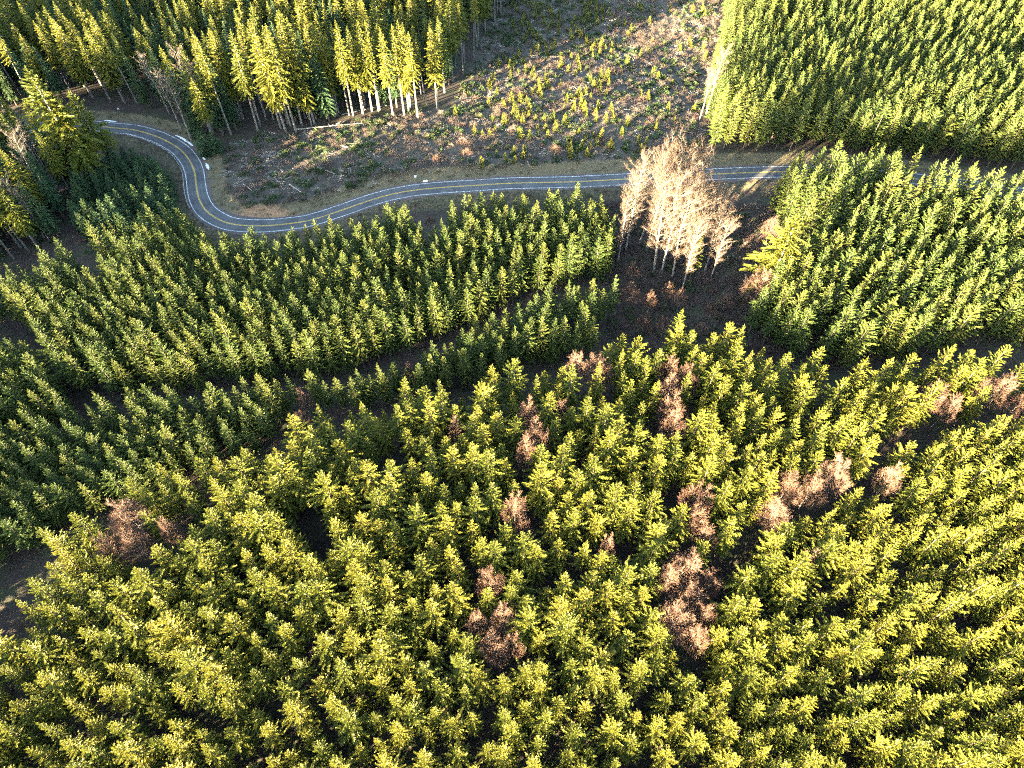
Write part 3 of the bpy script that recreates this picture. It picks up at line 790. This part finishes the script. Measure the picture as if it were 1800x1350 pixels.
def tree_label(i):
    s, x, y = trees[i][3], tsx[i], tsy[i]
    if s == 'corner':
        return ('sunlit conifer in the dense stand filling the lower right corner', 'conifers of the lower right stand')
    if x < 480:
        return ('sunlit conifer in the near stand, in its leftmost part beside the dark clearing', 'conifers of the near stand beside the dark clearing')
    if x < 800:
        return ('sunlit conifer in the near stand, between the clearing and the brown bare trees', 'conifers of the near stand between clearing and bare trees')
    return ('sunlit conifer in the near stand, beside the line of brown bare trees', 'conifers of the near stand beside the brown bare trees')

rest = {}
for i, (x, y, h, s) in enumerate(trees):
    k = rnd.randrange(8)
    rot = rnd.uniform(0, 6.28)
    tilt = (rnd.gauss(0, .03), rnd.gauss(0, .03))
    if i in single:
        sc = h/18.0
        wd = sc*rnd.uniform(.82, 1.1)
        lb, gp = tree_label(i)
        put('conifer_tree', FIRS[k], x, y, (wd, wd, sc), rot, lb, 'conifer', gp, tilt=tilt)
    else:
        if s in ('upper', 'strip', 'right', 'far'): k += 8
        rest.setdefault({'dark': 'dark', 'wood': 'dark', 'tallleft': 'dark', 'young': 'young'}.get(s, 'plant'), []).append((x, y, tzs[i], h, k, rot, tilt))

def fill(name, items, protos, H0, label, cat, wide=(.92, 1.18)):
    pts = [(a[0], a[1], a[2]) for a in items]
    scl = []
    for a in items:
        s = a[3]/H0; w = s*rnd.uniform(*wide)
        scl.append((w, w, s))
    rot = [(a[6][0], a[6][1], a[5]) for a in items]
    idx = [a[4] % len(protos) for a in items]
    mass(name, protos, pts, scl, rot, idx, label, cat)

FIR_J = [joined(a, b_) for a, b_ in FIRS]
TALL_J = [joined(a, b_) for a, b_ in TALLS]
SHADE_T = []
for i in range(3):
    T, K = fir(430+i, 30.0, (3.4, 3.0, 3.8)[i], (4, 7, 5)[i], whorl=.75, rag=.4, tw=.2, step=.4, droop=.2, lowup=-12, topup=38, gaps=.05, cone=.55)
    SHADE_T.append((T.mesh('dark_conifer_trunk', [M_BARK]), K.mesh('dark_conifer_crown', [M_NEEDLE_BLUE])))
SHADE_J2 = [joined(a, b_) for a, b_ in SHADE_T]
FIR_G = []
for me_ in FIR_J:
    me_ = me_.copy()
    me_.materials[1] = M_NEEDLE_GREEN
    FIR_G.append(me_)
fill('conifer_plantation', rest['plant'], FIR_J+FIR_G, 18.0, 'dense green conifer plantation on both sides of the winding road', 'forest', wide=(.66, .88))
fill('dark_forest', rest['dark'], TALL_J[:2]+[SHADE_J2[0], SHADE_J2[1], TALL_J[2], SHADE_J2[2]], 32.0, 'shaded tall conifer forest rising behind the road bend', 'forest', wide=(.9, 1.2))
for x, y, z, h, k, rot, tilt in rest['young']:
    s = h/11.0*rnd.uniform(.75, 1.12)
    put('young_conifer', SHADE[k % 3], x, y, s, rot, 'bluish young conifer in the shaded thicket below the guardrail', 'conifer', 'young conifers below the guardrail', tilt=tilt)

# ---------------------------------------------------------------- single trees of note
names3 = ('trunk', 'crown', 'twigs')
def dome_label(i, x, y):
    px, py = screen(x, y, 9)
    if px > 1580: return 'rounded reddish bare tree in the dark gap at the right edge', 'bare trees at the right edge'
    if px > 1300: return 'rounded brown bare tree in the shaded creek line between right stands', 'bare trees along the shaded creek line'
    if px > 1130 and py > 960: return 'salmon brown bare tree in the large clump near the bottom', 'clump of brown bare trees near the bottom'
    if px > 1130 and py > 820: return 'purplish bare tree in the dark hollow above the large clump', 'bare trees in the dark hollow'
    if px > 1130: return 'reddish bare tree in the row behind the middle conifers', 'row of reddish bare trees in the middle'
    if px > 780 and py > 980: return 'round brown bare tree in the small cluster at bottom centre', 'brown bare trees at the bottom centre'
    if px > 780: return 'brown bare tree standing among the middle conifers', 'brown bare trees among the middle conifers'
    if px > 420: return 'small brown bare tree in the gap behind near stand', 'small bare trees in the gap'
    return 'brown bare tree at the left end of the near stand', 'brown bare trees at the left end'
for i, (x, y, r, h) in enumerate(DOMES):
    lb, gp = dome_label(i, x, y)
    s = h/12.0*rnd.uniform(.95, 1.1); w = max(.55, min(1.5, r/3.1))
    put('bare_tree', DOME_P[i % 5], x, y, (w, w, s), rnd.uniform(0, 6.28), lb, 'bare tree', gp, names3)
for i, (x, y, r, h) in enumerate(GULLY):
    w = max(.45, r/3.3)
    if h > 12: lb, gp = 'wide pale bare tree leaning out at the foot of the big open fir', None
    else: lb, gp = 'small thin bare tree in the brushy gully below the grove', 'thin bare trees in the gully'
    put('bare_tree', DOME_P[(i+2) % 5], x, y, (w, w, h/12.0), rnd.uniform(0, 6.28), lb, 'bare tree', gp, names3)
for i, (x, y, h) in enumerate(GROVE):
    s = h/33.0*.97
    w = s*rnd.uniform(.85, 1.1)
    if h < 18: lb, gp = 'short pale bare tree at the left foot of the tall grove', None
    elif h < 28: lb, gp = 'mid height bare tree on the right flank of the grove', 'shorter bare trees flanking the grove'
    else: lb, gp = 'tall pale bare tree in the grove beside the road', 'tall bare trees of the grove'
    put('grove_tree', GROVE_P[i % 5], x, y, (w, w, s), rnd.uniform(0, 6.28), lb, 'bare tree', gp, names3, tilt=(rnd.gauss(0, .03), rnd.gauss(-.03, .03)))
put('slim_conifer', FIRS[5], 57.5, 163.0, (.8, .8, 1.0), 1.0, 'slim green conifer leaning among the pale grove trunks', 'conifer', None, tilt=(0, .08))
bx, by, bh = BIGFIR[0]
put('old_conifer', BIGS[0], bx, by, (1.05, 1.05, .95), .6, 'broad open crowned fir with a crooked top beside the gully', 'conifer', None)
for i, (x, y, h) in enumerate(TRUNKS):
    s = h/36.0
    put('tall_conifer', TALLS[i % 4], x, y, (s*.9, s*.9, s), rnd.uniform(0, 6.28), 'tall conifer with slender pale trunk at the clearcut edge', 'conifer', 'tall pale trunks along the clearcut edge', tilt=(rnd.gauss(0, .015), rnd.gauss(0, .02)))
for i, (x, y, h) in enumerate(SNAGS):
    if i < 3:
        put('old_conifer', BIGS[i], x, y, (h/36.0, h/36.0, h/32.0), rnd.uniform(0, 6.28), ('tallest sunlit old fir standing before the road at far left', 'second tall old fir just behind the tallest one at far left', 'old fir nearest the guardrail among the tall three')[i], 'conifer', None, tilt=(0, .03))
    elif i in (3, 4, 7):
        s = h/36.0*.72
        put('tall_conifer', TALLS[i % 4], x, y, (s, s, s), rnd.uniform(0, 6.28), 'tall shaded conifer with bare trunk at the left edge', 'conifer', 'tall shaded conifers at the left edge', tilt=(0, .04))
    else:
        s = h/28.0
        if x > 0: lb, gp = 'thin leafless pale tree beside the far right plantation', 'thin pale trees beside the far plantation'
        elif y > 230: lb, gp = 'leafless grey tree at the forest edge above the road bend', 'leafless trees above the road bend'
        else: lb, gp = 'leafless leaning tree in the shaded wood at left', 'leafless trees in the left wood'
        put('leafless_tree', SNAG_P[i % 3], x, y, (s, s, s), rnd.uniform(0, 6.28), lb, 'bare tree', gp, names3, tilt=(rnd.gauss(0, .04), rnd.gauss(.03, .04)))
for k, (key, s, lb) in enumerate((('lowfir1', 1.0, 'dark bushy conifer on the inside of the road bend'), ('lowfir2', 1.1, 'dark bushy conifer above the bend, farther along the road'), ('lowfir3', .8, 'smaller dark conifer behind the one inside the bend'))):
    x, y = MISC[key]
    put('bushy_conifer', SHADE[k], x, y, (s*1.35, s*1.35, s), k*2.0, lb, 'conifer', None)
for key, w, s, lb in (('bare1', .55, .38, 'small salmon bare shrub at the clearcut edge, left of the wooden post'), ('bare2', .6, .42, 'sunlit pale bare shrub behind the wooden post'), ('bare3', .75, .36, 'wide sunlit bare shrub at the foot of the planted saplings'), ('orange', .55, .5, 'small orange bare tree in the notch of trees by the sunlit road')):
    x, y = MISC[key]
    put('bare_shrub', DOME_P[1 if key != 'orange' else 3], x, y, (w, w, s), 1.3, lb, 'shrub', None, names3)

# ---------------------------------------------------------------- clearcut: saplings, brush, logs
P = poisson(SAPLING_AREA, 2.9, 91)
sd, _, _ = road_rel(P[:, 0], P[:, 1])
n_s = 0
for x, y in P:
    d_ = road_rel([x], [y])[0][0]
    if d_ < 8: continue
    px, py = screen(x, y, gz(x, y))
    keep = .10+.75*float(sstep(780, 930, px))
    if px > 1075: keep *= .22
    keep *= .55+.45*math.sin(x*.23+2*math.sin(y*.17))
    if rnd.random() > keep or n_s >= 300 or py < -10: continue
    s = rnd.uniform(.6, 1.2)
    o = link('sapling', SAPS[rnd.randrange(4)], loc=(x, y, gz(x, y)-.05))
    o.rotation_euler = (0, 0, rnd.uniform(0, 6.28)); o.scale = (s*1.15, s*1.15, s)
    tag(o, 'small bright green conifer sapling planted on the brown clearcut', 'sapling', 'saplings planted on the clearcut')
    n_s += 1

def bush(seed, n, r, h, w, l, m_, up=.5):
    g = random.Random(seed); K = MB()
    for i in range(n):
        a = g.uniform(0, 6.28); q = r*math.sqrt(g.random())
        z = h*(1-(q/r)**2)*g.random()
        p = Vector((math.cos(a)*q, math.sin(a)*q, z))
        d = Vector((math.cos(a)*g.uniform(.1, 1), math.sin(a)*g.uniform(.1, 1), g.uniform(-.1, up))) + Vector((g.gauss(0, .4), g.gauss(0, .4), 0))
        d.normalize()
        s = d.orthogonal().normalized(); s2 = d.cross(s); t = g.uniform(0, 3.14)
        K.kite(p, d, l*g.uniform(.5, 1.2), w*g.uniform(.6, 1.4), s*math.cos(t)+s2*math.sin(t))
    return K.mesh('bush', [m_])
B_TWIG = [bush(900+i, 150, .9, 1.0, .016, .8, M_TWIG_GREY, 1.2) for i in range(3)]
B_RED = [bush(905+i, 150, .9, 1.2, .016, .8, M_TWIG_RED, 1.2) for i in range(2)]
B_GREEN = [bush(910+i, 230, .95, 1.1, .075, .32, M_GREEN_BUSH) for i in range(3)]
B_GRASS = [bush(920+i, 90, .6, .25, .018, .55, M_GRASS, 1.4) for i in range(3)]
def slash(seed):
    g = random.Random(seed); K = MB()
    for i in range(14):
        p = Vector((g.uniform(-1.2, 1.2), g.uniform(-1.2, 1.2), g.uniform(.05, .3))); a = g.uniform(0, 6.28)
        l = g.uniform(.4, 1.6)
        q = p+Vector((math.cos(a)*l, math.sin(a)*l, g.uniform(-.1, .25)))
        K.tube([p, q], [.05, .03], 4)
    return K.mesh('slash', [M_WOOD])
B_SLASH = [slash(930+i) for i in range(3)]

def scatter(name, poly, n, protos, weights, smin, smax, label, cat, cond=None, seed=0, clump=None):
    g = np.random.default_rng(seed)
    P_ = np.array(poly); lo = P_.min(0); hi = P_.max(0)
    p = g.uniform(lo, hi, (n*3, 2))
    ok = inside(poly, p[:, 0], p[:, 1])
    sd_ = road_rel(p[:, 0], p[:, 1])[0]
    ok &= (np.abs(sd_) > 5.0)
    if cond is not None: ok &= cond(p[:, 0], p[:, 1], sd_)
    p = p[ok][:n]
    z = ground_z(p[:, 0], p[:, 1])
    s = g.uniform(smin, smax, len(p))
    cw = np.cumsum(weights)/np.sum(weights)
    u = g.random(len(p))
    if clump:   # kinds grow in patches
        f = .5+.5*np.sin(p[:, 0]*clump+2*np.sin(p[:, 1]*clump*.8))*np.sin(p[:, 1]*clump*1.1+1.7*np.sin(p[:, 0]*clump*.6))
        u = np.clip(.55*u+.45*f+g.normal(0, .06, len(p)), 0, .999)
    idx = np.searchsorted(cw, u)
    rot = np.c_[np.zeros(len(p)), np.zeros(len(p)), g.uniform(0, 6.28, len(p))]
    mass(name, protos, np.c_[p, z], np.c_[s, s, s*g.uniform(.7, 1.2, len(p))], rot, idx, label, cat)

scatter('brush', CLEAR, 7000, B_GREEN+B_SLASH+B_TWIG+B_RED, [1.9, 1.8, 1.6, .3, .3, .3, 2, 2, 2, 1.1, 1.1], .6, 1.6, 'grey brown brush, slash and low green bushes covering the clearcut', 'brush', cond=lambda x, y, s: s > 8, seed=3, clump=.16)
FLOOR = [(-215, -10), (215, -10), (260, 225), (-260, 250)]
scatter('undergrowth', FLOOR, 5200, B_TWIG+B_RED+B_GREEN, [2, 2, 2, 1.6, 1.6, .45, .45, .45], .6, 1.3, 'brown leafless undergrowth on the floor of the gaps and gully', 'undergrowth', cond=lambda x, y, s: s < -6, seed=4)
GUL = [(30, 126), (84, 126), (96, 200), (30, 205)]
scatter('gully_brush', GUL, 1500, B_TWIG+B_RED+B_GREEN, [2, 2, 2, 1.2, 1.2, .25, .25, .25], .9, 1.8, 'dense grey brown brush filling the gully around the grove', 'brush', cond=lambda x, y, s: s < -6, seed=5)
VERGE = [(-250, 150), (250, 150), (250, 280), (-250, 280)]
scatter('grass', VERGE, 5200, B_GRASS, [1, 1, 1], .5, 1.2, 'dry tan grass on the road verges', 'grass', cond=lambda x, y, s: ((s > 5.0) & (s < 11.5)) | ((s < -5.2) & (s > -8.0)), seed=6)

def log(p, q, r, label):
    a = Vector((*p, gz(*p)+r*.8)); b_ = Vector((*q, gz(*q)+r*.8+.3))
    mb = MB()
    d = b_-a
    pts = [Vector((0, 0, 0)), d*.3+Vector((0, 0, .05)), d*.65+Vector((0, 0, .1)), d]
    mb.tube(pts, [r, r*.9, r*.75, r*.5], 8)
    mb.f.append(tuple(range(7, -1, -1))); mb.m.append(0)
    for k in range(4):
        t = .3+.17*k
        o_ = d*t
        mb.tube([o_, o_+Vector((rnd.uniform(-.7, .7), rnd.uniform(-.7, .7), rnd.uniform(.3, .8)))], [r*.25, .02], 4)
    o = link('log', mb.mesh('log', [M_WOOD]), loc=a); tag(o, label, 'log')
LOG_LABELS = ['long thin fallen trunk lying along the edge of the tall pale trunks', 'fallen pale trunk leaning among the tall trunks', 'short bleached log in the middle of the clearcut', 'bleached log on the left part of the clearcut', 'bleached log low on the clearcut above the grass bank', 'pale log lying in the upper clearcut brush', 'short pale log near the right of the clearcut slash']
for (p, q), lb, r in zip(LOGS, LOG_LABELS, (.22, .2, .25, .25, .25, .22, .25)): log(p, q, r, lb)

# ---------------------------------------------------------------- roadside bits
m, nt, N, L, b = mat('old_snow')
tc = N.new('ShaderNodeTexCoord'); n = N.new('ShaderNodeTexNoise'); n.inputs['Scale'].default_value = 3; n.inputs['Detail'].default_value = 6
L.new(tc.outputs['Object'], n.inputs['Vector'])
rp = ramp(N, [(.3, (.45, .46, .48)), (.55, (.80, .82, .85))]); L.new(n.outputs[0], rp.inputs[0]); L.new(rp.outputs[0], b.inputs['Base Color']); b.inputs['Roughness'].default_value = .8
M_SNOW = m
def snow(line, w, label):
    """a low rounded ridge of old snow along a line"""
    L_ = smooth_line(line, .5) if len(line) > 2 else np.linspace(line[0], line[-1], 8)
    g = random.Random(len(line)+int(line[0][1]))
    mb = MB(); n = len(L_); prof = 9
    o0 = Vector((L_[0][0], L_[0][1], gz(*L_[0])))
    for i, p in enumerate(L_):
        t = L_[min(i+1, n-1)]-L_[max(i-1, 0)]; t = t/np.linalg.norm(t); nn = np.array([-t[1], t[0]])
        e = math.sin(math.pi*(i+.15)/(n-.7))**.5
        ww = w*e*g.uniform(.75, 1.2); hh = .32*e*g.uniform(.8, 1.2)
        for k in range(prof):
            u = -1+2*k/(prof-1)
            q = p+nn*u*ww
            mb.v.append((q[0]-o0.x, q[1]-o0.y, gz(*q)-o0.z-.05+(hh*(1-u*u)+g.uniform(-.03, .03))))
    for i in range(n-1):
        for k in range(prof-1):
            a = i*prof+k
            mb.f.append((a, a+1, a+prof+1, a+prof)); mb.m.append(0)
    o = link('snow_patch', mb.mesh('snow_patch', [M_SNOW], True), loc=o0); tag(o, label, 'snow')
for line, w, lb in zip(SNOW, (.55, .45, .6, .4), ('long white strip of old snow on the outer top of the bend', 'small white snow scrap beside the bend between the two larger strips', 'white snow heap beside the bend where the road turns down', 'white snow strip at the road edge beside the old fir')):
    snow(line, w, lb)

m, nt, N, L, b = mat('white_sign_enamel'); b.inputs['Base Color'].default_value = (.8, .81, .82, 1); b.inputs['Roughness'].default_value = .45
M_ENAMEL = m
x, y = MISC['board']
o = link('marker_sign', None, loc=(x, y, gz(x, y))); tag(o, 'white square marker board on a short post by the sunlit road', 'sign')
mb = MB(); mb.box((0, 0, .75), .09, .09, 1.9); link('post', mb.mesh('post', [M_POST]), o)
mb = MB(); mb.box((0, -.07, 1.45), .95, .03, .85); link('board', mb.mesh('board', [M_ENAMEL]), o); o.rotation_euler = (R(-12), 0, R(15))
x, y = MISC['slab']
g_ = random.Random(3); mb = MB(); ring = 12; rows = [(.0, 1.0), (.10, 1.02), (.2, .85), (.27, .45)]
for zz, f in rows:
    for k in range(ring):
        a = 6.283*k/ring; mb.v.append((1.0*f*math.cos(a)*g_.uniform(.93, 1.05), .5*f*math.sin(a)*g_.uniform(.9, 1.05), zz))
for i in range(len(rows)-1):
    for k in range(ring):
        k2 = (k+1) % ring; mb.f.append((i*ring+k, i*ring+k2, (i+1)*ring+k2, (i+1)*ring+k)); mb.m.append(0)
mb.f.append(tuple(3*ring+k for k in range(ring))); mb.m.append(0)
o = link('white_slab', mb.mesh('white_slab', [M_SNOW], True), loc=(x, y, gz(x, y)+.02)); tag(o, 'low white oval slab lying at the road edge near the marker board', 'slab'); o.rotation_euler = (0, 0, .1)
x, y = MISC['post']
o = link('marker_post', None, loc=(x, y, gz(x, y))); tag(o, 'slender tan wooden post standing on the grass verge', 'post')
mb = MB(); mb.box((0, 0, 1.3), .16, .16, 3.2); link('shaft', mb.mesh('shaft', [M_WOOD]), o)
mb = MB(); mb.box((0, -.10, 2.45), .36, .03, .7); link('plate', mb.mesh('plate', [M_WOOD]), o)
x, y = MISC['sign']
o = link('road_sign', None, loc=(x, y, gz(x, y))); tag(o, 'small pale road sign on the verge above the upper road', 'sign')
mb = MB(); mb.box((0, 0, 1.1), .09, .09, 2.8); link('post', mb.mesh('post', [M_WOOD]), o)
mb = MB(); mb.box((0, -.07, 2.2), .6, .03, .75); link('board', mb.mesh('board', [M_ENAMEL]), o); o.rotation_euler = (0, 0, R(25))

# ---------------------------------------------------------------- where look-alikes of a small group can be counted off, say which one
ORD = ['first', 'second', 'third', 'fourth', 'fifth', 'sixth', 'seventh', 'eighth', 'ninth', 'tenth', 'eleventh', 'twelfth', 'thirteenth', 'fourteenth', 'fifteenth', 'sixteenth', 'seventeenth', 'eighteenth', 'nineteenth', 'twentieth', 'twenty-first', 'twenty-second', 'twenty-third', 'twenty-fourth', 'twenty-fifth', 'twenty-sixth', 'twenty-seventh', 'twenty-eighth']
same = {}
for o in scene.objects:
    if o.parent is None and o.get('label') and not o.get('kind'):
        same.setdefault(o['label'], []).append(o)
for lb, os_ in same.items():
    if 2 <= len(os_) <= 28:
        os_.sort(key=lambda o: screen(o.location.x, o.location.y, o.location.z+8)[0])
        for k, o in enumerate(os_):
            o['label'] = '%s, %s from the left' % (lb, ORD[k])
